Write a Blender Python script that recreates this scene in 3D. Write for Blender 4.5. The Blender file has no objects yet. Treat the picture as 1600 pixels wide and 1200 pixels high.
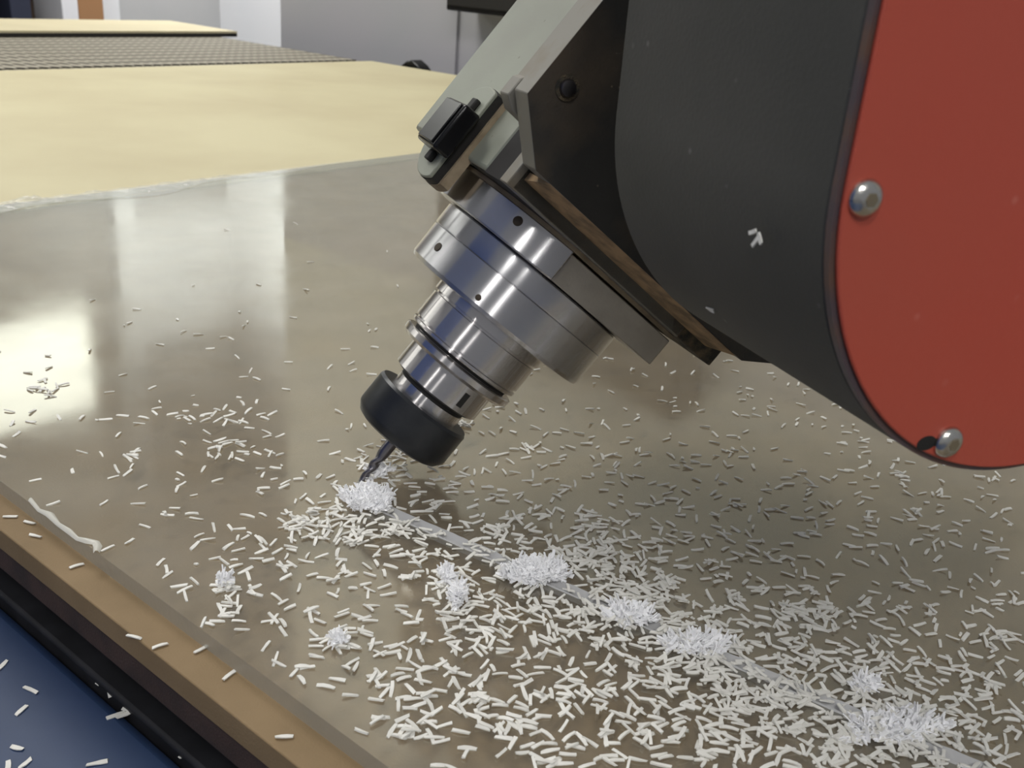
import bpy, bmesh, math, random
from mathutils import Vector, Matrix
S = bpy.context.scene
C = S.collection
PI = math.pi

# ------------------------------------------------------------ camera
CAM = Vector((-0.313, -0.335, 0.250))
RX = ((0.634, 0.2561, -0.7297), (-0.7698, 0.2986, -0.5641), (0.0734, 0.9194, 0.3864))
F = 1553.0
cam = bpy.data.cameras.new('camera'); co = bpy.data.objects.new('camera', cam); C.objects.link(co)
RM = Matrix(RX)
co.matrix_world = Matrix.Translation(CAM) @ RM.to_4x4()
cam.sensor_fit = 'HORIZONTAL'; cam.sensor_width = 36; cam.lens = 36 * F / 1600
cam.clip_start = 0.01; cam.clip_end = 60
cam.dof.use_dof = True; cam.dof.focus_distance = 0.47; cam.dof.aperture_fstop = 26
S.camera = co

# ------------------------------------------------------------ light
w = bpy.data.worlds.new('world'); S.world = w; w.use_nodes = True
bg = w.node_tree.nodes['Background']
bg.inputs[0].default_value = (0.93, 0.95, 1.0, 1); bg.inputs[1].default_value = 0.26
def area(name, loc, target, sx, sy, power, col=(1, 1, 1)):
    l = bpy.data.lights.new(name, 'AREA'); l.shape = 'RECTANGLE'; l.size = sx; l.size_y = sy
    l.energy = power; l.color = col
    o = bpy.data.objects.new(name, l); C.objects.link(o); o.location = loc
    o.rotation_euler = (Vector(target) - Vector(loc)).to_track_quat('-Z', 'Y').to_euler()
    return o
area('fill_light', (0.5, 2.0, 2.7), (0.7, 1.0, 0), 1.6, 1.0, 60, (1, .98, .92))  # added fill light out of view, standing in for light from the far left
area('fill_light', (2.05, 3.2, 1.5), (3.0, 3.4, 0.6), 0.5, 1.0, 34, (1, .99, .97))  # added fill light, unseen behind the right wall, brightens the white recess
S.view_settings.view_transform = 'Standard'; S.view_settings.look = 'None'
S.view_settings.exposure = 0.0; S.view_settings.gamma = 1; S.view_settings.use_curve_mapping = False
S.cycles.max_bounces = 8; S.cycles.transparent_max_bounces = 12

# ------------------------------------------------------------ helpers
def at(px, py, z=0.0):
    d = RM @ Vector((px - 800, 600 - py, -F))
    return CAM + d * ((z - CAM.z) / d.z)

def mat(name, col, rough=0.5, metal=0.0, spec=0.5, noise=0.0, nscale=40, col2=None, bump=0.0, bscale=200, aniso=0.0, coat=0.0, ndet=6, npos=(0.4, 0.65)):
    m = bpy.data.materials.new(name); m.use_nodes = True; nt = m.node_tree; N = nt.nodes; L = nt.links
    b = N['Principled BSDF']
    b.inputs['Base Color'].default_value = (*col, 1); b.inputs['Roughness'].default_value = rough
    b.inputs['Metallic'].default_value = metal; b.inputs['Specular IOR Level'].default_value = spec
    b.inputs['Coat Weight'].default_value = coat
    tc = N.new('ShaderNodeTexCoord')
    if col2 is not None:
        t = N.new('ShaderNodeTexNoise'); t.inputs['Scale'].default_value = nscale; t.inputs['Detail'].default_value = ndet
        L.new(tc.outputs['Object'], t.inputs['Vector'])
        r = N.new('ShaderNodeValToRGB'); r.color_ramp.elements[0].position = npos[0]; r.color_ramp.elements[1].position = npos[1]
        r.color_ramp.elements[0].color = (*col, 1); r.color_ramp.elements[1].color = (*col2, 1)
        L.new(t.outputs['Fac'], r.inputs[0]); L.new(r.outputs[0], b.inputs['Base Color'])
    if bump:
        t2 = N.new('ShaderNodeTexNoise'); t2.inputs['Scale'].default_value = bscale; t2.inputs['Detail'].default_value = 4
        L.new(tc.outputs['Object'], t2.inputs['Vector'])
        bp = N.new('ShaderNodeBump'); bp.inputs['Strength'].default_value = bump; bp.inputs['Distance'].default_value = 0.002
        L.new(t2.outputs['Fac'], bp.inputs['Height']); L.new(bp.outputs[0], b.inputs['Normal'])
    if aniso:
        b.inputs['Anisotropic'].default_value = aniso; b.inputs['Anisotropic Rotation'].default_value = .25
        tg = N.new('ShaderNodeTangent'); tg.direction_type = 'RADIAL'; tg.axis = 'Z'
        L.new(tg.outputs[0], b.inputs['Tangent'])
    return m

def speckle(m, col, scale, thr, amt=1.0):
    """small flecks of settled dust mixed over a material's own colour"""
    nt = m.node_tree; N = nt.nodes; L = nt.links; b = N['Principled BSDF']
    tc = N.new('ShaderNodeTexCoord'); v = N.new('ShaderNodeTexVoronoi'); v.inputs['Scale'].default_value = scale
    L.new(tc.outputs['Object'], v.inputs['Vector'])
    mr = N.new('ShaderNodeMapRange'); mr.inputs[1].default_value = thr; mr.inputs[2].default_value = thr * .4
    mr.inputs[3].default_value = 0; mr.inputs[4].default_value = amt
    L.new(v.outputs['Distance'], mr.inputs[0])
    n = N.new('ShaderNodeTexNoise'); n.inputs['Scale'].default_value = scale * .35; L.new(tc.outputs['Object'], n.inputs['Vector'])
    m2 = N.new('ShaderNodeMapRange'); m2.inputs[1].default_value = .5; m2.inputs[2].default_value = .62
    L.new(n.outputs['Fac'], m2.inputs[0])
    mu = N.new('ShaderNodeMath'); mu.operation = 'MULTIPLY'; L.new(mr.outputs[0], mu.inputs[0]); L.new(m2.outputs[0], mu.inputs[1])
    mx = N.new('ShaderNodeMix'); mx.data_type = 'RGBA'
    L.new(mu.outputs[0], mx.inputs[0])
    if b.inputs['Base Color'].links:
        L.new(b.inputs['Base Color'].links[0].from_socket, mx.inputs[6])
    else:
        mx.inputs[6].default_value = b.inputs['Base Color'].default_value
    mx.inputs[7].default_value = (*col, 1)
    L.new(mx.outputs[2], b.inputs['Base Color'])
    return m

def mesh(name, vs, fs, m=None, sharp=35, smooth=True, recalc=True):
    me = bpy.data.meshes.new(name); me.from_pydata([tuple(v) for v in vs], [], fs)
    if recalc:
        bm = bmesh.new(); bm.from_mesh(me); bmesh.ops.recalc_face_normals(bm, faces=bm.faces); bm.to_mesh(me); bm.free()
    if smooth:
        me.polygons.foreach_set('use_smooth', [True] * len(me.polygons)); me.set_sharp_from_angle(angle=math.radians(sharp))
    if m: me.materials.append(m)
    return me

def link(name, me, parent=None, loc=None, mtx=None, bevel=0.0, segs=2):
    o = bpy.data.objects.new(name, me); C.objects.link(o)
    if parent: o.parent = parent
    if mtx is not None: o.matrix_local = mtx
    if loc is not None: o.location = loc
    if bevel:
        b = o.modifiers.new('bevel', 'BEVEL'); b.width = bevel; b.segments = segs; b.limit_method = 'ANGLE'; b.angle_limit = math.radians(40)
        b.harden_normals = False
    return o

class G:
    def __init__(s): s.v = []; s.f = []
    def add(s, vs, fs):
        k = len(s.v); s.v += [tuple(v) for v in vs]; s.f += [tuple(i + k for i in f) for f in fs]; return s
    def box(s, a, b):
        (x0, y0, z0), (x1, y1, z1) = a, b
        return s.add([(x0,y0,z0),(x1,y0,z0),(x1,y1,z0),(x0,y1,z0),(x0,y0,z1),(x1,y0,z1),(x1,y1,z1),(x0,y1,z1)],
                     [(3,2,1,0),(4,5,6,7),(0,1,5,4),(1,2,6,5),(2,3,7,6),(3,0,4,7)])
    def lathe(s, prof, n=96, c=(0, 0), mod=None):
        """prof: list of (r, z) bottom to top, closed with caps; around local z through c"""
        vs = []; fs = []
        for r, z in prof:
            for i in range(n):
                a = 2 * PI * i / n; rr = r * (mod(a, z) if mod else 1)
                vs.append((c[0] + rr * math.cos(a), c[1] + rr * math.sin(a), z))
        for j in range(len(prof) - 1):
            for i in range(n):
                fs.append((j*n+i, j*n+(i+1) % n, (j+1)*n+(i+1) % n, (j+1)*n+i))
        fs.append(tuple(range(n))[::-1]); fs.append(tuple(range((len(prof)-1)*n, len(prof)*n)))
        return s.add(vs, fs)
    def prism(s, poly, lo, hi, axis):
        """poly in the two other axes (cyclic order kept), extruded along axis"""
        def P(p, t):
            if axis == 'z': return (p[0], p[1], t)
            if axis == 'y': return (p[0], t, p[1])
            return (t, p[0], p[1])
        n = len(poly)
        vs = [P(p, lo) for p in poly] + [P(p, hi) for p in poly]
        fs = [tuple(range(n)), tuple(range(2*n-1, n-1, -1))] + [(i, (i+1) % n, n+(i+1) % n, n+i) for i in range(n)]
        return s.add(vs, fs)
    def me(s, name, m, **k): return mesh(name, s.v, s.f, m, **k)

def tag(o, label, cat, group=None, kind=None):
    o['label'] = label; o['category'] = cat
    if group: o['group'] = group
    if kind: o['kind'] = kind
    return o
def struct(o, label=None, cat=None):
    o['kind'] = 'structure'
    if label: o['label'] = label
    if cat: o['category'] = cat
    return o
def emit(name, col, s):
    m = bpy.data.materials.new(name); m.use_nodes = True; N = m.node_tree.nodes; N.clear()
    e = N.new('ShaderNodeEmission'); e.inputs[0].default_value = (*col, 1); e.inputs[1].default_value = s
    o = N.new('ShaderNodeOutputMaterial'); m.node_tree.links.new(e.outputs[0], o.inputs[0]); return m

# ------------------------------------------------------------ materials
M = {}
M['grey_wall'] = mat('grey_wall', (.47, .48, .50), .85, col2=(.50, .49, .52), nscale=2)
M['white_wall'] = mat('white_wall', (.80, .81, .83), .8, col2=(.76, .78, .81), nscale=2)
M['pale_wall'] = mat('pale_wall', (.58, .57, .53), .85)
M['lilac_wall'] = mat('lilac_wall', (.47, .47, .47), .85, col2=(.40, .41, .42), nscale=1.2)
M['concrete'] = mat('concrete', (.20, .19, .18), .8, col2=(.26, .25, .24), nscale=6)
M['mdf'] = mat('mdf', (.215, .145, .072), .75, col2=(.275, .188, .098), nscale=26, bump=.15, bscale=900, npos=(.35, .7))
M['mdf_edge'] = mat('mdf_edge', (.15, .105, .068), .85, col2=(.11, .075, .048), nscale=60, bump=.3, bscale=1500)
M['ply_edge'] = mat('ply_edge', (.060, .034, .026), .8, col2=(.035, .022, .018), nscale=50, bump=.3, bscale=900)
M['cream'] = mat('cream', (.66, .60, .385), .62, col2=(.58, .51, .32), nscale=4, bump=.06, bscale=30, npos=(.35, .7))
M['cream_far'] = mat('cream_far', (.72, .64, .42), .6, col2=(.68, .60, .39), nscale=5)
M['black_rail'] = mat('black_rail', (.008, .008, .010), .6, col2=(.016, .016, .02), nscale=50)
M['blue'] = mat('blue', (.018, .040, .105), .55, col2=(.028, .055, .130), nscale=9, bump=.1, bscale=60)
M['blue_bright'] = mat('blue_bright', (.045, .10, .34), .5)
M['dark_steel'] = mat('dark_steel', (.05, .05, .055), .6)
M['alu'] = mat('alu', (.60, .59, .60), .25, 1.0, aniso=1.0, col2=(.52, .52, .54), nscale=30)
M['alu_dull'] = mat('alu_dull', (.43, .40, .36), .42, .75, col2=(.34, .315, .28), nscale=45, bump=.05, bscale=700)
M['alu_dusty'] = mat('alu_dusty', (.34, .27, .18), .7, .2, col2=(.24, .185, .12), nscale=120)
M['steel'] = mat('steel', (.60, .58, .58), .20, 1.0, aniso=1.0)
M['steel_dark'] = mat('steel_dark', (.022, .020, .020), .7, spec=.2)
M['screw_dark'] = mat('screw_dark', (.05, .035, .022), .6, .2)
M['carbide'] = mat('carbide', (.22, .21, .23), .28, 1.0)
M['black_oxide'] = mat('black_oxide', (.020, .022, .026), .36, .35, col2=(.03, .032, .036), nscale=90, bump=.04, bscale=1500)
M['spindle_paint'] = mat('spindle_paint', (.27, .285, .232), .48, .15, col2=(.24, .245, .205), nscale=14, bump=.05, bscale=1200)
speckle(M['spindle_paint'], (.10, .09, .06), 110, .10, .7)
M['gasket'] = mat('gasket', (.012, .011, .010), .7)
M['gloss_black'] = mat('gloss_black', (.006, .006, .007), .22, spec=.3)
M['bracket_edge'] = mat('bracket_edge', (.21, .20, .175), .5, .35, col2=(.18, .15, .11), nscale=60, npos=(.5, .75))
M['bracket_face'] = mat('bracket_face', (.020, .019, .017), .75, col2=(.085, .060, .036), nscale=18, bump=.15, bscale=900, npos=(.45, .75))
speckle(M['bracket_face'], (.30, .24, .17), 160, .10, .5)
M['dusty_black'] = mat('dusty_black', (.022, .021, .016), .85, col2=(.17, .125, .07), nscale=170, bump=.5, bscale=1400, npos=(.42, .8))
M['dusty_ledge'] = mat('dusty_ledge', (.42, .28, .15), .85, col2=(.20, .14, .08), nscale=110)
M['housing'] = mat('housing', (.046, .046, .042), .60, col2=(.060, .058, .053), nscale=16, bump=.06, bscale=700)
speckle(M['housing'], (.20, .19, .19), 95, .11, .55)
M['red'] = mat('red', (.48, .072, .043), .42, col2=(.45, .082, .050), nscale=8, bump=.05, bscale=400)
speckle(M['red'], (.62, .20, .16), 75, .11, .6)
M['plate_rim'] = mat('plate_rim', (.10, .075, .085), .5, .3, col2=(.16, .09, .06), nscale=60)
M['zinc'] = mat('zinc', (.62, .61, .57), .22, 1.0, bump=.05, bscale=600)
M['zinc_dark'] = mat('zinc_dark', (.26, .22, .15), .5, .6)
M['chip'] = mat('chip', (.78, .765, .72), .5)
M['chip_bright'] = mat('chip_bright', (.95, .95, .97), .5)
for k in ('chip', 'chip_bright'):
    b = M[k].node_tree.nodes['Principled BSDF']; b.inputs['Subsurface Weight'].default_value = 0.0
M['cardboard'] = mat('cardboard', (.33, .17, .075), .8)
M['dark_wood'] = mat('dark_wood', (.035, .020, .014), .7, col2=(.06, .035, .02), nscale=6)
M['white_card'] = mat('white_card', (.75, .75, .78), .7)
M['navy'] = mat('navy', (.02, .025, .05), .7)
M['olive'] = mat('olive', (.085, .07, .05), .8)

def perforated():
    m = mat('perforated', (.36, .33, .25), .7); nt = m.node_tree; N = nt.nodes; L = nt.links
    tc = N.new('ShaderNodeTexCoord'); v = N.new('ShaderNodeTexVoronoi'); v.inputs['Scale'].default_value = 42; v.inputs['Randomness'].default_value = 0
    mp = N.new('ShaderNodeMapping'); mp.inputs['Scale'].default_value = (1, .38, .05); L.new(tc.outputs['Object'], mp.inputs[0]); L.new(mp.outputs[0], v.inputs['Vector'])
    r = N.new('ShaderNodeValToRGB'); r.color_ramp.elements[0].position = .3; r.color_ramp.elements[0].color = (.07, .06, .045, 1)
    r.color_ramp.elements[1].position = .48; r.color_ramp.elements[1].color = (.42, .385, .30, 1)
    L.new(v.outputs['Distance'], r.inputs[0]); L.new(r.outputs[0], N['Principled BSDF'].inputs['Base Color']); return m
M['perforated'] = perforated()

def acrylic():
    m = bpy.data.materials.new('clear_acrylic'); m.use_nodes = True; nt = m.node_tree; N = nt.nodes; L = nt.links; N.clear()
    out = N.new('ShaderNodeOutputMaterial'); tr = N.new('ShaderNodeBsdfTransparent'); tr.inputs[0].default_value = (.90, .915, .90, 1)
    gl = N.new('ShaderNodeBsdfGlossy'); gl.inputs['Roughness'].default_value = .06; gl.inputs['Color'].default_value = (.97, 1, .91, 1)
    tc = N.new('ShaderNodeTexCoord')
    n = N.new('ShaderNodeTexNoise'); n.inputs['Scale'].default_value = 9; n.inputs['Detail'].default_value = 8; L.new(tc.outputs['Object'], n.inputs['Vector'])
    mr = N.new('ShaderNodeMapRange'); mr.inputs[3].default_value = .03; mr.inputs[4].default_value = .16; mr.inputs[1].default_value = .3; mr.inputs[2].default_value = .7
    L.new(n.outputs['Fac'], mr.inputs[0]); L.new(mr.outputs[0], gl.inputs['Roughness'])
    b1 = N.new('ShaderNodeTexNoise'); b1.inputs['Scale'].default_value = 7; b1.inputs['Detail'].default_value = 3; L.new(tc.outputs['Object'], b1.inputs['Vector'])
    bp = N.new('ShaderNodeBump'); bp.inputs['Strength'].default_value = .05; bp.inputs['Distance'].default_value = .003
    L.new(b1.outputs['Fac'], bp.inputs['Height']); L.new(bp.outputs[0], gl.inputs['Normal'])
    lw = N.new('ShaderNodeLayerWeight'); lw.inputs[0].default_value = .5
    pw = N.new('ShaderNodeMath'); pw.operation = 'POWER'; L.new(lw.outputs['Facing'], pw.inputs[0]); pw.inputs[1].default_value = 2.8
    fr = N.new('ShaderNodeMath'); fr.operation = 'MULTIPLY_ADD'; L.new(pw.outputs[0], fr.inputs[0]); fr.inputs[1].default_value = .94; fr.inputs[2].default_value = .05
    ge = N.new('ShaderNodeNewGeometry'); inv = N.new('ShaderNodeMath'); inv.operation = 'SUBTRACT'; inv.inputs[0].default_value = 1
    L.new(ge.outputs['Backfacing'], inv.inputs[1])
    mu = N.new('ShaderNodeMath'); mu.operation = 'MULTIPLY'; L.new(fr.outputs[0], mu.inputs[0]); L.new(inv.outputs[0], mu.inputs[1])
    mx = N.new('ShaderNodeMixShader'); L.new(mu.outputs[0], mx.inputs[0]); L.new(tr.outputs[0], mx.inputs[1]); L.new(gl.outputs[0], mx.inputs[2])
    df = N.new('ShaderNodeBsdfDiffuse'); df.inputs[0].default_value = (.62, .60, .55, 1)      # fine dust and scuffs, plus haze mixed in to lighten the shaded face
    n2 = N.new('ShaderNodeTexNoise'); n2.inputs['Scale'].default_value = 22; n2.inputs['Detail'].default_value = 9; L.new(tc.outputs['Object'], n2.inputs['Vector'])
    m3 = N.new('ShaderNodeMapRange'); m3.inputs[1].default_value = .3; m3.inputs[2].default_value = .8; m3.inputs[3].default_value = .08; m3.inputs[4].default_value = .18
    L.new(n2.outputs['Fac'], m3.inputs[0])
    m2 = N.new('ShaderNodeMixShader'); L.new(m3.outputs[0], m2.inputs[0]); L.new(mx.outputs[0], m2.inputs[1]); L.new(df.outputs[0], m2.inputs[2])
    L.new(m2.outputs[0], out.inputs[0]); return m
M['acrylic'] = acrylic()
def frosted(name, col, alpha, rough=.4):
    m = bpy.data.materials.new(name); m.use_nodes = True; nt = m.node_tree; N = nt.nodes; L = nt.links; b = N['Principled BSDF']
    b.inputs['Base Color'].default_value = (*col, 1); b.inputs['Roughness'].default_value = rough; b.inputs['Alpha'].default_value = alpha
    tc = N.new('ShaderNodeTexCoord'); n = N.new('ShaderNodeTexNoise'); n.inputs['Scale'].default_value = 300; L.new(tc.outputs['Object'], n.inputs['Vector'])
    bp = N.new('ShaderNodeBump'); bp.inputs['Strength'].default_value = .4; bp.inputs['Distance'].default_value = .001
    L.new(n.outputs['Fac'], bp.inputs['Height']); L.new(bp.outputs[0], b.inputs['Normal'])
    return m
M['sawn_acrylic'] = frosted('sawn_acrylic', (.42, .41, .36), .62)
M['groove'] = frosted('groove', (.62, .62, .63), .72, .35)
M['film'] = frosted('film', (.80, .82, .80), .30, .08)
M['clear'] = bpy.data.materials.new('clear'); M['clear'].use_nodes = True
_n = M['clear'].node_tree.nodes; _n.clear(); _t = _n.new('ShaderNodeBsdfTransparent'); _o = _n.new('ShaderNodeOutputMaterial')
M['clear'].node_tree.links.new(_t.outputs[0], _o.inputs[0])

# ------------------------------------------------------------ the room
struct(link('floor', G().box((-6, -5, -.90), (3.3, 4.6, -.85)).me('floor', M['concrete'])))
wr = struct(link('wall_right', G().box((1.80, -3.0, -.85), (2.0, 2.33, .66)).me('wall_right', M['grey_wall'])))
link('upper_wall', G().box((1.80, -3.0, .66), (2.0, 2.33, 3.2)).me('upper_wall', M['pale_wall']), wr)
wq = struct(link('wall_recess', G().box((3.0, 2.0, -.85), (3.2, 4.5, 1.70)).me('wall_recess', M['white_wall'])))
link('upper_wall', G().box((3.0, 2.0, 1.70), (3.2, 4.5, 3.2)).me('upper_wall', M['lilac_wall']), wq)
# back wall built round its two window openings
wb = G()
for a, b, z0, z1 in ((-6, -2.0, -.85, 3.2), (-.15, .05, -.85, 3.2), (2.2, 3.0, -.85, 3.2), (-2.0, -.15, -.85, 1.5), (.05, 2.2, -.85, 1.5), (-2.0, -.15, 2.15, 3.2), (.05, 2.2, 2.15, 3.2)):
    wb.box((a, 4.34, z0), (b, 4.52, z1))
struct(link('wall_back', wb.me('wall_back', M['lilac_wall'], smooth=False, recalc=False)))
M['sky_pane'] = emit('sky_pane', (1.0, 1.0, .93), 3.4)
M['frame'] = mat('frame', (.6, .6, .6), .5)
for i, (a, b) in enumerate(((.05, 2.2), (-2.0, -.15))):
    f = G()
    for x0, x1, z0, z1 in ((a, a+.04, 1.5, 2.15), (b-.04, b, 1.5, 2.15), ((a+b)/2-.02, (a+b)/2+.02, 1.5, 2.15), (a, b, 1.5, 1.54), (a, b, 2.11, 2.15)):
        f.box((x0, 4.36, z0), (x1, 4.42, z1))
    wo = struct(link('window_%d' % (i+1), f.me('window', M['frame'], recalc=False)))
    link('pane', G().box((a+.01, 4.43, 1.51), (b-.01, 4.44, 2.14)).me('pane', M['sky_pane']), wo)
struct(link('trim_1', G().box((1.79, 1.575, -.85), (1.80, 1.61, 3.2)).me('trim', M['grey_wall'])))
struct(link('trim_3', G().box((2.38, 4.325, 1.09), (3.0, 4.34, 1.80)).me('trim', M['white_wall'])))
struct(link('trim_2', G().box((2.27, 4.25, -.85), (2.38, 4.34, 3.2)).me('trim', M['white_wall'])))

# two fluorescent tubes that draw the bright lines on the machined spindle
M['tube'] = emit('tube', (1, .99, .96), 98)
for k, (x, y, z, rz, lab) in enumerate(((-1.92, -1.03, 2.40, 2, 'white fluorescent batten lamp hanging behind the camera, farther from the grey wall'),
                                   (-1.66, -2.10, 2.32, 21, 'white fluorescent batten lamp hanging behind the camera, nearer the grey wall'))):
    e = bpy.data.objects.new('tube_lamp', None); C.objects.link(e); e.location = (x, y, z); e.rotation_euler = (0, 0, math.radians(rz))
    tag(e, lab, 'lamp', 'fluorescent lamps behind the camera')
    link('batten', G().box((-.65, -.04, .045), (.65, .04, .10)).me('batten', M['white_card']), e, bevel=.005)
    link('tube', G().lathe([(.036, -.6), (.036, .6)], 24).me('tube', M['tube']), e, mtx=Matrix.Rotation(PI/2, 4, 'Y'))

# ------------------------------------------------------------ the machine bed and its boards
bed = bpy.data.objects.new('machine_bed', None); C.objects.link(bed); bed.location = (.7, .9, -.85)
tag(bed, 'long router bed with dark steel frame and blue side beam under the boards', 'machine bed')
def bedpart(name, g, m, bevel=0):
    for i, v in enumerate(g.v): g.v[i] = (v[0]-.7, v[1]-.9, v[2]+.85)
    return link(name, g.me(name, m), bed, bevel=bevel)
bedpart('bed_frame', G().box((-.122, -.9, -.20), (1.54, 2.72, -.036)), M['black_rail'])
bedpart('side_rail', G().box((-.137, -.9, -.105), (-.1225, 2.7, -.062)), M['black_rail'], .002)
o = bedpart('side_beam', G().box((-.62, -.9, -.30), (-.1375, 2.7, -.066)), M['blue'], .006); o['label'] = 'blue painted side beam'
for x, y in ((-.05, -.8), (1.4, -.8), (-.05, 2.5), (1.4, 2.5)):
    bedpart('leg', G().box((x, y, -.85), (x+.1, y+.1, -.20)), M['dark_steel'], .004)

up = bpy.data.objects.new('machine_cabinet', None); C.objects.link(up); up.location = (-1.55, .75, -.85); up.rotation_euler = (0, 0, math.radians(-35))
tag(up, 'tall blue machine cabinet standing left of the bed, outside the picture', 'cabinet')
link('body', G().box((-.28, -.45, .08), (.28, .45, 2.15)).me('body', M['blue_bright']), up, bevel=.01)
link('door', G().box((.28, -.42, .12), (.295, .42, 2.1)).me('door', M['blue_bright']), up, bevel=.004)
link('plinth', G().box((-.26, -.43, 0), (.26, .43, .08)).me('plinth', M['dark_steel']), up)
tag(link('lower_board', G().box((-.142, -.9, -.036), (1.55, 1.66, -.0205)).me('lower_board', M['ply_edge']), bevel=.0008),
    'dark brown board edge just below the tan board on the bed', 'board')
tag(link('wooden_board', G().box((-.144, -.9, -.0203), (1.50, .643, -.0085)).me('wooden_board', M['mdf']), bevel=.0006),
    'tan fibreboard lying under the clear sheet, bare along its left edge', 'board')
tag(link('cream_board', G().box((-.144, .645, -.0203), (1.577, 1.677, -.006)).me('cream_board', M['cream']), bevel=.001),
    'wide cream board lying beyond the far edge of the clear sheet', 'board')
pb = G().box((-.144, 1.760, -.030), (1.60, 2.72, -.013))
tag(link('perforated_board', pb.me('perforated_board', M['perforated'])), 'grey beige perforated bed board with rows of small holes beyond the cream board', 'board')
tag(link('perforated_strip', G().box((-.144, 1.682, -.035), (1.60, 1.748, -.014)).me('perforated_strip', M['perforated'])),
    'narrow perforated strip between the cream board and the dark seam', 'board')
tag(link('far_board', G().box((-.144, 2.365, -.0105), (1.66, 2.72, .004)).me('far_board', M['cream_far'])), 'thin pale cream board lying farthest away on the perforated bed', 'board')
link('shade_strip', G().box((-.144, 2.360, -.0118), (1.655, 2.3645, -.002)).me('shade_strip', M['gasket']), bpy.data.objects['far_board'])  # black strip standing in for the shadow line under the near edge
# things behind the bed
tag(link('clamp', G().prism([(1.575, -.05), (1.69, -.05), (1.68, -.014), (1.655, .004), (1.635, .010), (1.61, -.002), (1.59, -.02)], 1.60, 1.64, 'x').me('clamp', M['gloss_black']), loc=(0, -.08, 0), bevel=.004),
    'small black clamp sticking up behind the right edge of the cream board', 'clamp')
for o in [bpy.data.objects['clamp']]:
    link('mount', G().box((1.565, 1.52, -.06), (1.66, 1.68, -.048)).me('mount', M['dark_steel']), o)
tag(link('wall_cabinet', G().box((1.68, .7, .135), (1.80, 1.515, .75)).me('wall_cabinet', M['gloss_black']), bevel=.004), 'black cabinet hanging on the grey wall behind the spindle', 'cabinet')
link('door', G().box((1.672, .712, .147), (1.68, 1.503, .74)).me('door', M['gasket']), bpy.data.objects['wall_cabinet'], bevel=.002)
sh = bpy.data.objects.new('shelf_unit', None); C.objects.link(sh); sh.location = (1.4, 4.05, -.85)
tag(sh, 'dark brown open shelf unit against the back wall, full of boxes', 'shelf')
def shp(name, a, b, m): 
    link(name, G().box(tuple(a[i]-(1.4, 4.05, -.85)[i] for i in range(3)), tuple(b[i]-(1.4, 4.05, -.85)[i] for i in range(3))).me(name, m), sh)
shp('back_panel', (.6, 4.29, -.85), (2.16, 4.33, .75), M['dark_wood'])
shp('side_panel', (.6, 3.85, -.85), (.63, 4.29, .75), M['dark_wood']); shp('side_panel', (2.13, 3.88, -.85), (2.155, 4.29, -.21), M['dark_wood'])
shp('shelf_board', (.63, 3.85, -.24), (2.13, 4.29, -.21), M['dark_wood']); shp('shelf_board', (.63, 3.85, .50), (2.155, 4.29, .53), M['dark_wood'])
def carton(name, x0, x1, y0, z1, m, lab, cat):
    b = link(name, G().box((x0, y0, -.209), (x1, y0+.24, z1)).me(name, m), bevel=.004)
    link('lid', G().box((x0-.004, y0-.004, z1), (x1+.004, y0+.244, z1+.012)).me('lid', m), b)
    return tag(b, lab, cat)
carton('carton', 1.985, 2.10, 3.90, .35, M['cardboard'], 'orange brown cardboard carton at the right end of the dark shelf', 'box')
carton('storage_box', 1.905, 1.975, 3.88, .035, M['white_card'], 'small white box beside the brown carton on the dark shelf', 'box')
carton('storage_box', 1.70, 1.785, 3.90, .12, M['navy'], 'dark navy box on the dark shelf left of the white box', 'box')
carton('storage_box', 1.52, 1.60, 3.92, .30, M['olive'], 'dull olive box standing on the dark shelf at the far left', 'box')
carton('storage_box', 1.46, 1.485, 3.88, .20, M['white_card'], 'narrow pale box at the far left edge of the dark shelf', 'box')

# ------------------------------------------------------------ the clear sheet, with the sawn groove cut into it
def gx(y): return -.0148 - .098 * y
X0, X1, Y0, YG, Y1, T = -.129, 1.15, -.88, -.008, .646, .008
def sect(y, t=1.0):
    c = gx(y); return [(X0, y, -T), (X1, y, -T), (X1, y, 0), (c+.0032, y, 0), (c-.0006, y, -.0048*t), (c-.0030, y, 0), (X0, y, 0)]
vs = []; fs = []; mi = []
a = sect(Y0); b = sect(YG); vs = a + b + [(X0, Y1, -T), (X1, Y1, -T), (X1, Y1, 0), (X0, Y1, 0)]
# slot materials: 0 top face, 1 sawn edges, 2 groove, 3 underside
def fa(f, m): fs.append(f); mi.append(m)
fa((2, 9, 10, 3), 0); fa((5, 12, 13, 6), 0); fa((3, 10, 11, 4), 2); fa((4, 11, 12, 5), 2)
fa((0, 7, 8, 1), 3); fa((0, 6, 13, 7), 1); fa((1, 8, 9, 2), 1); fa((0, 1, 2, 3, 4, 5, 6), 1)
fa((10, 12, 11), 2)
fa((9, 16, 17, 13, 12, 10), 0); fa((7, 14, 15, 8), 3); fa((7, 13, 17, 14), 1); fa((8, 15, 16, 9), 1); fa((14, 17, 16, 15), 1)
me = bpy.data.meshes.new('clear_sheet'); me.from_pydata(vs, [], fs)
for k in ('acrylic', 'sawn_acrylic', 'groove', 'clear'): me.materials.append(M[k])
me.polygons.foreach_set('material_index', mi)
bm = bmesh.new(); bm.from_mesh(me); bmesh.ops.recalc_face_normals(bm, faces=bm.faces); bm.to_mesh(me); bm.free()
sheet = link('clear_sheet', me)
tag(sheet, 'large clear acrylic sheet being grooved by the tilted cutter', 'sheet')
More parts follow.
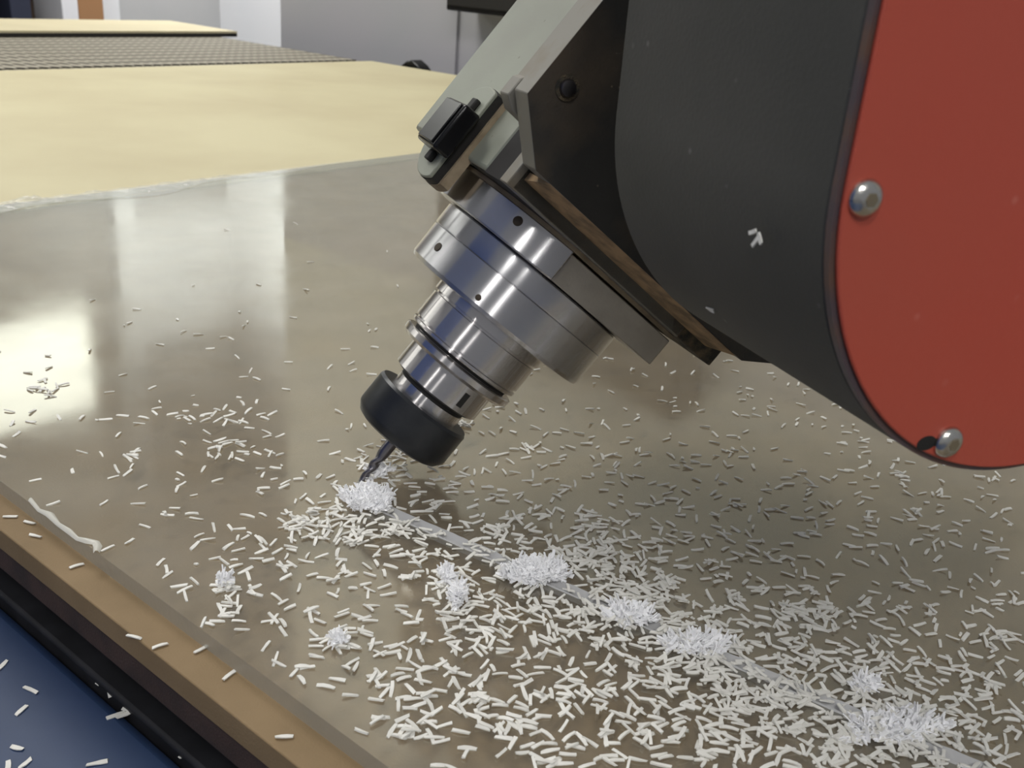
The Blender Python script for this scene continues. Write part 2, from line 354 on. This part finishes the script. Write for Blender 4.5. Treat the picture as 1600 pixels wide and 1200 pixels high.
# frosted lining of the freshly milled groove (a little raised burr on both lips)
R = random.Random(5)
gg = G(); n = 260; vs = []
for i in range(n):
    y = YG + (Y0 - YG) * i / (n - 1); c = gx(y)
    for x, z in ((-.0036, .0001), (-.0031, .0005 + .0004*R.random()), (-.0024, .0001), (-.0010, -.0022), (.0010, -.0022), (.0026, .0001), (.0032, .0005 + .0004*R.random()), (.0037, .0001)):
        vs.append((c + x + R.uniform(-.00012, .00012), y, z))
fs = [(i*8+j, i*8+j+1, (i+1)*8+j+1, (i+1)*8+j) for i in range(n-1) for j in range(7)]
o = link('groove_lining', mesh('groove_lining', vs, fs, M['groove'], recalc=False), sheet); o['label'] = 'frosted white lining of the milled groove'
# protective film: wrinkled along the far edge, torn and curled along the left edge
R = random.Random(11)
vs = []; nx, ny = 240, 9
hs = [R.random() for _ in range(nx*2)]
for i in range(nx):
    x = X0 + (.60 - X0) * i / (nx - 1)
    fade = min(1, max(.12, (.50 - x) / .25))
    for j in range(ny):
        s = j / (ny - 1)
        q = x * 90 - s * 2.2 + 1.3 * math.sin(x * 23) + .8 * hs[i // 3]
        rid = (1 - abs(math.sin(q))) ** 2.2 + .5 * (1 - abs(math.sin(q * 2.3 + s * 4 + 1))) ** 3
        z = .0005 + fade * (.0060 * rid * (.35 + .65 * hs[i // 5]) + .0006 * R.random()) * math.sin(PI * (.15 + .8 * s)) 
        y = Y1 + .003 - s * (.034 + .012 * math.sin(x * 31)) * min(1, (.62 - x) / .35)
        vs.append((x + fade * .012 * s, y, z))
fs = [(i*ny+j, i*ny+j+1, (i+1)*ny+j+1, (i+1)*ny+j) for i in range(nx-1) for j in range(ny-1)]
film = link('protective_film', mesh('protective_film', vs, fs, M['film'], recalc=False, sharp=180))
tag(film, 'wrinkled clear protective film along the far edge of the acrylic sheet', 'film')
def ribbon(name, pts, wd, m, parent=None, lift=.0018, seed=1):
    R = random.Random(seed); vs = []; n = len(pts)
    for i, p in enumerate(pts):
        p = Vector(p); q = Vector(pts[min(i+1, n-1)]) - Vector(pts[max(i-1, 0)]); s = Vector((-q.y, q.x, 0)).normalized() * wd * (.6 + .6*R.random())
        for t in (-1, -.3, .4, 1): vs.append(p + s*t + Vector((0, 0, .0006 + lift * (1 - t*t) * R.uniform(.5, 1))))
    return link(name, mesh(name, vs, [(i*4+j, i*4+j+1, (i+1)*4+j+1, (i+1)*4+j) for i in range(n-1) for j in range(3)], m, recalc=False, sharp=180), parent)
edge_pts = [at(x, y) for x, y in ((48, 783), (62, 800), (78, 806), (92, 822), (108, 832), (122, 845), (136, 848), (150, 850), (153, 856), (151, 866))]
M['film_curl'] = frosted('film_curl', (.75, .74, .68), .75, .25)
tag(ribbon('film_curl', edge_pts, .0016, M['film_curl'], seed=3), 'torn curl of thin film on the left edge of the clear sheet', 'film')

# ------------------------------------------------------------ the tilted router head
E_ = Vector((.4857, .8741, 0)).normalized(); G_ = Vector((E_.y, -E_.x, 0)); Z_ = Vector((0, 0, 1)); TH = math.radians(38.5)
U_ = G_ * math.cos(TH) - Z_ * math.sin(TH); W_ = G_ * math.sin(TH) + Z_ * math.cos(TH)
HM = Matrix((U_, E_, W_)).transposed().to_4x4()
head = bpy.data.objects.new('router_head', None); C.objects.link(head); head.matrix_world = HM
tag(head, 'tilted router head with red end cover, black arm and bright spindle over the sheet', 'router head')
UP = Matrix.Rotation(-TH, 4, 'Y')                   # from the head's tilted frame back to the upright arm frame (x along G, y along E, z up)
chk = HM @ UP
if (chk.to_3x3() @ Z_ - Z_).length > 1e-3: UP = Matrix.Rotation(TH, 4, 'Y')
mm = .001
def prof(*p): return [(r*mm, z*mm) for r, z in p]
def rounded(x0, y0, x1, y1, r, n=6):
    pts = []
    for cx, cy, a0 in ((x1-r, y1-r, 0), (x0+r, y1-r, 90), (x0+r, y0+r, 180), (x1-r, y0+r, 270)):
        for i in range(n+1):
            a = math.radians(a0 + 90*i/n); pts.append((cx + r*math.cos(a), cy + r*math.sin(a)))
    return pts

# cutter with twisted flutes
def flute(a, z):
    if z > .0165: return 1
    k = 1 - .34 * max(0, math.cos(a - z*420)) ** 2 - .34 * max(0, math.cos(a + PI - z*420)) ** 2
    return k
pz = [(.9, -3.4), (1.5, -3.0)] + [(1.5 + .09*i*1.0, -2.6 + i*1.0) for i in range(19)] + [(3.1, 17.5), (3.2, 20), (3.2, 32)]
o = link('milling_cutter', G().lathe(prof(*pz), 32, mod=flute).me('milling_cutter', M['carbide'], sharp=60), head); o['label'] = 'thin dark steel cutter with twisted flutes'
# collet nut
o = link('collet_nut', G().lathe(prof((3.4, 28.6), (13, 28.6), (22.0, 29.0), (24.6, 30.2), (26.9, 33.6), (27.2, 35), (27.2, 50.6), (26.2, 52.2), (20, 52.2)), 128).me('collet_nut', M['black_oxide'], sharp=25), head)
o['label'] = 'black collet nut'
link('collet', G().lathe(prof((3.3, 27.4), (8.6, 27.4), (9.6, 29.5)), 48).me('collet', M['steel_dark']), o)
# shaft
o = link('spindle_shaft', G().lathe(prof((19.6, 51), (19.6, 57.6), (18.9, 58.0), (18.9, 60.2), (23.2, 60.4), (25.0, 61.4), (25.0, 75.4), (31, 75.6), (33, 77.2), (33.2, 80.2), (32.2, 80.8),
     (28.0, 81.0), (28.0, 82.9), (32.0, 83.0), (32.4, 83.6), (32.4, 84.8), (31.0, 85.2), (31.0, 86.4), (32.4, 86.6), (32.4, 100.6), (31.2, 100.9), (31.2, 102.0), (33.2, 102.3), (33.2, 109)), 160).me('spindle_shaft', M['steel'], sharp=25), head)
o['label'] = 'polished steel spindle shaft with collars'
link('groove_ring', G().lathe(prof((28.1, 81.1), (28.6, 81.2), (28.6, 82.7), (28.1, 82.8)), 96).me('groove_ring', M['gasket']), o)
link('groove_ring', G().lathe(prof((18.0, 57.8), (19.3, 58.0), (19.3, 60.2), (18.0, 60.3)), 96).me('groove_ring', M['gasket']), o)
a = math.radians(5); r_ = 25.02*mm
sl = G(); ca, sa = math.sin(a), -math.cos(a)
p0 = Vector((ca*r_, sa*r_, .0640)); tn = Vector((math.cos(a), math.sin(a), 0)); rd = Vector((ca, sa, 0))
q = [p0 + tn*x + Vector((0, 0, z)) + rd*d for d in (-.0015, .00012) for x, z in ((-.0016, 0), (.0016, 0), (.0016, .0080), (-.0016, .0080))]
sl.add(q, [(3,2,1,0),(4,5,6,7),(0,1,5,4),(1,2,6,5),(2,3,7,6),(3,0,4,7)])
link('wrench_slot', sl.me('wrench_slot', M['gasket']), o)
# nose
nose = link('spindle_nose', G().lathe(prof((33, 107.6), (48, 107.6), (52.4, 108.2), (53.4, 110), (53.4, 126.8), (52.9, 127.1), (53.4, 127.4), (53.6, 128), (53.6, 138.4), (52.6, 139.2), (40, 139.2)), 160).me('spindle_nose', M['alu'], sharp=25), head)
nose['label'] = 'large bright turned aluminium nose disc'
def hole(parent, ph, R_, wz, rad):
    a = math.radians(ph); nrm = Vector((math.sin(a), -math.cos(a), 0)); p = nrm*R_*mm + Vector((0, 0, wz*mm))
    mt = Matrix.Translation(p) @ nrm.to_track_quat('Z', 'Y').to_matrix().to_4x4()
    h = link('screw_hole', G().lathe([(rad*mm, -.002), (rad*mm, .00025), (rad*.8*mm, .00030)], 24).me('screw_hole', M['screw_dark']), parent, mtx=mt)
hole(nose, -80, 53.5, 118.5, 2.2)
hole(nose, -41, 53.5, 112.8, 1.5)
# flange ring with squared right half
c_ = []
for i in range(41):
    a = math.radians(-20 - 200*i/40); c_.append((61*mm*math.sin(a), -61*mm*math.cos(a)))
ring = link('flange_ring', G().prism(c_ + [(-.021, .035)], .1396, .1560, 'z').me('flange_ring', M['alu'], sharp=20), head, bevel=.0007)
ring['label'] = 'bright turned ring at the top of the nose'
hole(ring, -47, 61.0, 150.5, 2.3)
blk = link('flange_block', G().prism(rounded(-.0200, -.0545, .0545, .052, .002), .1398, .1548, 'z').me('flange_block', M['alu_dull']), head, bevel=.0005)
blk['label'] = 'dull beige metal flange block'
lip = link('flange_lip', G().prism([(x*1.006, y*1.006) for x, y in c_] + [(.055, .05), (.0552, -.052), (-.0208, -.0573)], .1558, .1578, 'z').me('flange_lip', M['alu_dusty']), head)
lip['label'] = 'brown dusty lip above the flange'
# motor body
body = link('motor_body', G().box((-.0685, -.0330, .1585), (.050, .079, .46)).me('motor_body', M['spindle_paint']), head, bevel=.002)
body['label'] = 'grey green painted motor body'
link('side_recess', G().box((-.0680, -.0535, .1578), (.050, -.0325, .46)).me('side_recess', M['steel_dark']), body)  # sits nearly flush; the recess shade is put into its dark colour
link('side_strip', G().box((-.0695, -.0620, .1578), (.050, -.0532, .34)).me('side_strip', M['bracket_edge']), body, bevel=.0005)
# round cable connector on the motor's left face
def disc(r, cut):                                        # circle clipped by a straight side towards the camera
    p = []
    a0 = math.acos(cut / r)
    for i in range(49):
        a = -PI + a0 + (2*PI - 2*a0) * i / 48; p.append((.0050 + r*math.cos(a), .1655 + r*math.sin(a)))
    return p
cp = link('connector_plate', G().prism(disc(.0260, .0100), -.0765, -.0745, 'x').me('connector_plate', M['spindle_paint']), head, bevel=.0005)
cp['label'] = 'grey rounded connector plate'
link('gasket', G().prism(disc(.0264, .0104), -.0746, -.0708, 'x').me('gasket', M['gasket']), cp)
link('boss', G().prism(disc(.0268, .0125), -.0708, -.0655, 'x').me('boss', M['alu_dusty']), cp)
cs = link('cable_socket', G().box((-.0862, -.0110, .1520), (-.0764, .0155, .1765)).me('cable_socket', M['gloss_black']), head, bevel=.0016, segs=3)
cs['label'] = 'glossy black cable socket'
link('socket_cap', G().box((-.0872, -.0080, .1535), (-.0861, .0130, .1755)).me('socket_cap', M['gloss_black']), cs, bevel=.0005, segs=2)
for y0, z0, z1 in ((.003, .1468, .1521), (.001, .1764, .1830)):
    link('latch', G().box((-.0795, y0, z0), (-.0764, y0+.006, z1)).me('latch', M['gasket']), cs, bevel=.0008)
# mounting strip and bracket plates
st = link('mounting_strip', G().box((-.0665, -.0620, .1580), (.0765, -.010, .1705)).me('mounting_strip', M['dusty_black']), head, bevel=.0006)
st['label'] = 'dust covered black mounting strip'
poly = [(-.0735, .1675), (.0700, .1680), (.0885, .1785), (.0885, .42), (-.0960, .42), (-.0965, .1865)]
br = link('bracket_plate', G().prism(poly, -.0850, -.0845, 'y').me('bracket_plate', M['bracket_face']), head)
br['label'] = 'black dusty bracket plate'
link('plate_edge', G().prism([(-.0737, .1675), (.0698, .1680), (.0883, .1785), (.0883, .42), (-.0958, .42), (-.0963, .1865)], -.0845, -.0707, 'y').me('plate_edge', M['bracket_edge']), br, bevel=.0005)
link('dusty_ledge', G().prism([(-.0843, .1677), (-.0622, .1677), (-.0622, .1638)], -.0645, .0660, 'x').me('dusty_ledge', M['dusty_ledge']), br)
poly2 = [(-.0900, .1800), (-.060, .1800), (-.060, .42), (-.0945, .42), (-.0945, .1935), (-.0960, .1915), (-.0960, .1835)]
link('back_plate', G().prism(poly2, -.0682, -.0590, 'y').me('back_plate', M['bracket_edge']), br, bevel=.0005)
sc = link('bracket_screw', G().lathe([(.0035, 0), (.0035, .0012), (.0030, .0022), (.0015, .0026)], 32).me('bracket_screw', M['carbide']), br, mtx=Matrix.Translation((-.0855, -.0850, .1985)) @ Matrix.Rotation(PI/2, 4, 'X'))
sc['label'] = 'dark bracket screw'
link('washer', G().lathe([(.0050, 0), (.0050, .0006)], 32).me('washer', M['dusty_black']), br, mtx=Matrix.Translation((-.0855, -.0850, .1985)) @ Matrix.Rotation(PI/2, 4, 'X'))

# arm housing: a stadium profile, vertical sides, round bottom, pushed along E
def stadium(cx, cz, r, top, n=56):
    return [(cx + r, top), (cx - r, top)] + [(cx + r*math.cos(PI + PI*i/n), cz + r*math.sin(PI + PI*i/n)) for i in range(n+1)]
hc = (.1268, .2085)
hs_ = link('arm_housing', G().prism(stadium(hc[0], hc[1], .0822, .46), -.2598, -.1500, 'y').me('arm_housing', M['housing'], sharp=25), head, mtx=UP, bevel=.0008)
hs_['label'] = 'dark grey rounded arm housing'
pl = G().prism(stadium(hc[0], hc[1], .0822, .455), -.2620, -.2600, 'y')
cv = link('end_cover', G().prism(stadium(hc[0]+.0004, hc[1]+.0004, .0812, .455), -.2634, -.2619, 'y').me('end_cover', M['red'], sharp=25), head, mtx=UP, bevel=.0005)
cv['label'] = 'flat red end cover with round bottom'
link('cover_backing', pl.me('cover_backing', M['plate_rim'], sharp=25), cv)
link('pivot_hub', G().lathe([(.036, 0), (.036, .068)], 64).me('pivot_hub', M['housing']), head, mtx=UP @ Matrix.Translation((hc[0], -.085, hc[1])) @ Matrix.Rotation(PI/2, 4, 'X'))
hx = [(.0018*math.cos(PI*i/3), .0018*math.sin(PI*i/3)) for i in range(6)]
def cover_screw(x, z):
    s = link('cover_screw', G().lathe([(.0045, 0), (.0046, .0005), (.0043, .0014), (.0035, .0022), (.0024, .00265), (.0019, .0027)], 40).me('cover_screw', M['zinc'], sharp=50), cv, mtx=Matrix.Translation((x, -.2634, z)) @ Matrix.Rotation(PI/2, 4, 'X'))
    s['label'] = 'silver button head screw'
    link('hex_socket', G().prism(hx, .0026, .00285, 'z').me('hex_socket', M['zinc_dark']), s)
cover_screw(.0515, .2068); cover_screw(.0978, .1390)
cover_screw(.0515, .300); cover_screw(.1560, .1390); cover_screw(.202, .2068)
link('slot_hole', G().prism([(.0905+.0034*math.cos(PI*i/8), .1392+.0022*math.sin(PI*i/8)) for i in range(16)], -.26348, -.2630, 'y').me('slot_hole', M['gasket']), cv)

# ------------------------------------------------------------ shavings
def sliver(R, L, wd, t, bend=.045, twist=.35, n=3):
    vs = []
    ta = R.uniform(-twist, twist); bb = R.uniform(-bend, bend)*L; cb = R.uniform(-.5, 1)*bend*L
    for i in range(n+1):
        s = i/n - .5; x = s*L; y = bb*(1-4*s*s); z = cb*(1-4*s*s); k = 1 - .22*R.random() - (.25*R.random() if i in (0, n) else 0); a = ta*s*2
        hw = wd*.5*k; ht = t*.5
        for p, q in ((-hw, -ht), (hw, -ht), (hw, ht), (-hw, ht)):
            vs.append((x + (R.uniform(-.1, .1)*wd*2 if i in (0, n) else 0), y + p*math.cos(a) - q*math.sin(a), z + p*math.sin(a) + q*math.cos(a)))
    fs = [(i*4+j, (i+1)*4+j, (i+1)*4+(j+1) % 4, i*4+(j+1) % 4) for i in range(n) for j in range(4)]
    fs += [(3, 2, 1, 0), (n*4, n*4+1, n*4+2, n*4+3)]
    return vs, fs
R = random.Random(77)
# how many shavings lie in each 100 x 100 cell of the photograph, rows from y=300
grid = {
 300: [0, 0, 1, 1, 1, 1, 1, 0, 0, 0, 0, 0, 0, 0, 0, 0],
 400: [0, 1, 1, 2, 3, 3, 1, 0, 0, 1, 1, 1, 1, 0, 0, 0],
 500: [4, 3, 4, 4, 4, 4, 3, 4, 8, 7, 9, 9, 7, 6, 6, 6],
 600: [9, 8, 8, 13, 9, 10, 10, 12, 16, 15, 14, 16, 16, 14, 12, 12],
 700: [4, 6, 8, 14, 18, 26, 28, 26, 26, 26, 24, 22, 18, 18, 18, 20],
 800: [3, 6, 8, 9, 30, 42, 44, 46, 42, 46, 38, 32, 26, 19, 18, 18],
 900: [1, 2, 4, 17, 15, 22, 30, 52, 62, 66, 56, 42, 38, 30, 24, 24],
 1000: [1, 1, 2, 7, 10, 16, 25, 30, 42, 44, 58, 62, 56, 46, 40, 36],
 1100: [0, 0, 0, 1, 7, 8, 15, 20, 26, 32, 40, 48, 58, 64, 58, 44]}
def cnt(x, y):
    r = max(300, min(1100, int(y//100)*100)); c = max(0, min(15, int(x//100))); return grid[r][c]
spots = []
keys = sorted(grid)
for ky in keys:
    for c, k in enumerate(grid[ky]):
        for _ in range(int(k*1.08 + R.random())):
            # jitter beyond the cell keeps its borders soft
            px = (c + .5 + R.triangular(-.85, .85, 0))*100; py = ky + 50 + R.triangular(-85, 85, 0)
            spots.append((px, py))
for cx, cy, n_, s in ((352, 700, 16, 15), (350, 655, 9, 16), (355, 920, 13, 18), (340, 975, 9, 22), (520, 1000, 15, 18), (700, 912, 26, 14), (607, 1008, 5, 14), (300, 655, 9, 15), (205, 716, 8, 8),
     (72, 608, 13, 14), (500, 822, 34, 22), (545, 830, 26, 20), (470, 815, 16, 16), (620, 830, 22, 14), (925, 830, 18, 18), (940, 860, 22, 16), (915, 880, 22, 18), (815, 700, 7, 14), (790, 830, 20, 16), (875, 870, 18, 16), (980, 900, 26, 24), (1010, 930, 34, 26),
     (1060, 1000, 30, 30), (960, 960, 30, 22), (1130, 1020, 30, 26), (1230, 960, 22, 22), (1150, 1090, 26, 26), (1240, 1080, 26, 26), (1290, 960, 14, 14), (745, 1095, 9, 10), (650, 1140, 9, 12), (800, 1135, 6, 10), (700, 960, 14, 20),
     (1345, 1075, 20, 16), (1380, 1130, 40, 30), (1450, 1150, 40, 36), (1330, 1150, 26, 26), (1560, 1000, 12, 20), (1430, 805, 7, 6), (1410, 745, 7, 9), (1350, 690, 5, 8), (1040, 910, 9, 12), (590, 740, 24, 26), (620, 715, 12, 16), (725, 665, 14, 9)):
    for _ in range(n_): spots.append((R.gauss(cx, s), R.gauss(cy, s*.62)))
items = []
for px, py in spots:
    if py < 330 or py > 1235 or px < -30 or px > 1640: continue
    p = at(px, py)
    if p.x < X0 + .002 or p.x > 1.1 or p.y > Y1 - .04: continue
    items.append((p, px, py))
# a scatter carries on past the picture, at the density of its border
for _ in range(150): 
    items.append((Vector((R.uniform(-.11, .34), R.uniform(-.62, -.34), 0)), 9999, 9999))
vis = [it for it in items if it[1] < 1595 and 5 < it[2] < 1195 and it[1] > 5]
vis.sort(key=lambda it: (it[0] - CAM).length)
near = set(id(it) for it in vis[:262])
protos = []
for k in range(14):
    L = R.uniform(.0052, .0070); v, f = sliver(R, L, R.uniform(.0013, .0019), R.uniform(.00045, .0007))
    protos.append(mesh('shaving', v, f, M['chip'], sharp=60))
stuff = G(); bright = G()
cells = {}
def place(p):
    key = (int(p.x*350), int(p.y*350)); c = cells.get(key, 0); cells[key] = c + 1
    return .0006 + min(c, 4) * R.uniform(.0004, .0009)
cm = math.cos
def orient(p, steep=.14):
    az = R.uniform(0, PI) if R.random() < .8 else R.gauss(-.65, .45)
    return Matrix.Rotation(az, 4, 'Z') @ Matrix.Rotation(R.gauss(0, steep), 4, 'Y') @ Matrix.Rotation(R.uniform(-.3, .3), 4, 'X')
for it in items:
    p = it[0]; z = place(p); mt = Matrix.Translation((p.x, p.y, z)) @ orient(p)
    if id(it) in near:
        o = bpy.data.objects.new('shaving', R.choice(protos)); C.objects.link(o); o.matrix_world = mt
        tag(o, 'short white plastic shaving lying on the nearest part of the clear sheet', 'shaving', 'white shavings on the nearest part of the clear sheet')
    else:
        far = max(0, (p - CAM).length - .5)
        small = R.random() < .10 + far*.6
        L = R.uniform(.0018, .0038) if small else R.uniform(.0050, .0071)
        v, f = sliver(R, L, R.uniform(.0011, .0018), R.uniform(.0004, .0007), n=2 if small else 3)
        stuff.add([mt @ Vector(q) for q in v], f)
tag(link('scattered_shavings', stuff.me('scattered_shavings', M['chip'], smooth=False, recalc=False)), 'thousands of small white shavings strewn over the clear sheet beyond the nearest ones', 'shavings', kind='stuff')
# fluffy heaps along the cut
def heap(cx, cy, rx, ry, n_, hz, name, lab, seed, fl=1.0):
    R2 = random.Random(seed); g = G(); c = at(cx, cy)
    a = at(cx + rx, cy); b = at(cx, cy + ry); A = (a - c); B = (b - c)
    for _ in range(n_):
        t = R2.uniform(0, 2*PI); rr = math.sqrt(R2.random()) * (.86 + .16*math.sin(2*t + seed) + .14*math.sin(5*t + seed*3)); s1, s2 = rr*math.cos(t), rr*math.sin(t)
        lump = .6 + .4*math.sin(s1*5 + seed)*math.cos(s2*4 + seed*2)
        h = hz * max(.08, 1 - rr**1.6) * R2.uniform(.15, 1) * lump
        p = c + A*s1 + B*s2 + Vector((0, 0, .0007 + h))
        d = (A*s1 + B*s2); d = d.normalized()*rr if d.length else Vector((1, 0, 0))
        d = (d*.9 + Vector((R2.gauss(0, .55), R2.gauss(0, .55), abs(R2.gauss(.30, .55))*fl))).normalized()
        v, f = sliver(R2, R2.uniform(.0040, .0072), R2.uniform(.0009, .0020), .0004, bend=.10, n=2)
        mt = Matrix.Translation(p) @ d.to_track_quat('X', 'Z').to_matrix().to_4x4() @ Matrix.Rotation(R2.uniform(0, PI), 4, 'X')
        q = [mt @ Vector(x) for x in v]; lo = min(x.z for x in q)
        if lo < .0002: q = [x + Vector((0, 0, .0002 - lo)) for x in q]
        g.add(q, f)
    tag(link(name, g.me(name, M['chip_bright'], smooth=False, recalc=False)), lab, 'shavings', kind='stuff')
heap(574, 783, 40, 24, 620, .0062, 'shavings_heap', 'fluffy bright white heap of shavings piled at the tip of the cutter', 1)
heap(838, 897, 48, 24, 620, .0056, 'shavings_heap', 'fluffy bright white heap of shavings halfway along the groove', 2)
heap(592, 741, 20, 12, 90, .003, 'shavings_heap', 'small loose heap of shavings just behind the cutter tip', 3)
heap(716, 934, 14, 17, 120, .0045, 'shavings_heap', 'small round white tuft of shavings on the near side of the groove', 4)
heap(697, 903, 12, 13, 80, .003, 'shavings_heap', 'small white tuft of shavings between the groove and the round tuft', 5)
heap(985, 965, 46, 18, 210, .003, 'shavings_heap', 'low heap of shavings over the groove right of the middle heap', 6)
heap(1085, 1010, 60, 20, 170, .0025, 'shavings_heap', 'long low drift of shavings lying over the groove near the picture centre right', 7)
heap(1352, 1074, 20, 13, 70, .003, 'shavings_heap', 'small white tuft of shavings beyond the groove at the lower right', 8)
heap(1395, 1140, 85, 30, 260, .002, 'shavings_heap', 'wide thin drift of shavings over the groove in the lower right corner', 9)
heap(528, 1003, 13, 8, 46, .0025, 'shavings_heap', 'small tuft of shavings on the sheet left of the groove, nearest the bare board', 10)
heap(352, 910, 12, 8, 34, .002, 'shavings_heap', 'small tuft of shavings near the left edge of the clear sheet', 11)
# single shavings off the sheet
def single(px, py, z, ang, lab, grp, L=.0062, wd=.0016, rot=None, m='chip', pos=None):
    v, f = sliver(R, L, wd, .0005)
    o = link('shaving', mesh('shaving', v, f, M[m], sharp=60)); p = pos or at(px, py, z)
    o.matrix_world = Matrix.Translation(p) @ (rot if rot is not None else Matrix.Rotation(ang, 4, 'Z')); tag(o, lab, 'shaving', grp)
ORD = ['first', 'second', 'third', 'fourth', 'fifth', 'sixth', 'seventh', 'eighth', 'ninth', 'tenth', 'eleventh', 'twelfth', 'thirteenth', 'fourteenth', 'fifteenth', 'sixteenth']
gb = 'white shavings on the bare edge of the tan board'
for k, (px, py) in enumerate(sorted(((16, 807), (46, 816), (55, 837), (120, 884), (250, 1009), (314, 1014), (358, 1055), (444, 1151), (209, 995)))):
    single(px, py, -.0078, R.uniform(-.9, .2) if px not in (46, 55, 209) else 2.0, 'white shaving on the bare tan board edge, %s from the left' % ORD[k], gb)
gB = 'white shavings on the blue beam'
for k, (px, py) in enumerate(sorted(((33, 1110), (48, 1078), (160, 1070), (181, 1117), (193, 1117), (26, 1168), (12, 1196), (40, 1192), (152, 1192), (3, 1040), (132, 1025), (135, 965), (14, 930), (170, 1082), (290, 1178), (205, 1110)), key=lambda q: q[1])):
    single(px, py, -.0655, R.uniform(-1.4, 1.4), 'white shaving on the blue side beam, %s from the top of the photo' % ORD[k], gB, L=R.uniform(.005, .0085), wd=.0022)
# shavings clinging to the arm housing's left side (plane x = const in the arm frame)
def onarm(px, py, gxx):
    d = RM @ Vector((px - 800, 600 - py, -F)); s = (gxx - CAM.dot(G_)) / d.dot(G_); return CAM + d*s
base = Matrix((E_, Z_, E_.cross(Z_))).transposed().to_4x4()
for k, (px, py, an) in enumerate(((1176, 362, -.5), (1187, 372, .9), (1180, 378, 2.2))):
    single(0, 0, 0, 0, ('upper', 'right', 'lower')[k] + ' pale shaving of the small star stuck on the dark arm housing', 'shavings forming a star on the dark housing', L=.0032, wd=.0012, rot=base @ Matrix.Rotation(an, 4, 'Z'), pos=onarm(px, py, .0442))
# one more on the curved underside: where the line of sight meets the housing's round bottom
d = RM @ Vector((1110 - 800, 600 - 484, -F)); o2 = Vector((CAM.dot(G_) - hc[0], CAM.z - hc[1])); d2 = Vector((d.dot(G_), d.z))
A = d2.dot(d2); B = 2*o2.dot(d2); Q = o2.dot(o2) - .0825**2; t = (-B - math.sqrt(max(0, B*B - 4*A*Q))) / (2*A); pt = CAM + d*t
nn = (G_*(pt.dot(G_) - hc[0]) + Z_*(pt.z - hc[1])).normalized()
rot = Matrix((E_, nn.cross(E_), nn)).transposed().to_4x4()
single(0, 0, 0, 0, 'pale shaving stuck on the curved bottom of the dark arm housing', None, L=.0050, wd=.0019, rot=rot @ Matrix.Rotation(.2, 4, 'Z'), pos=pt)
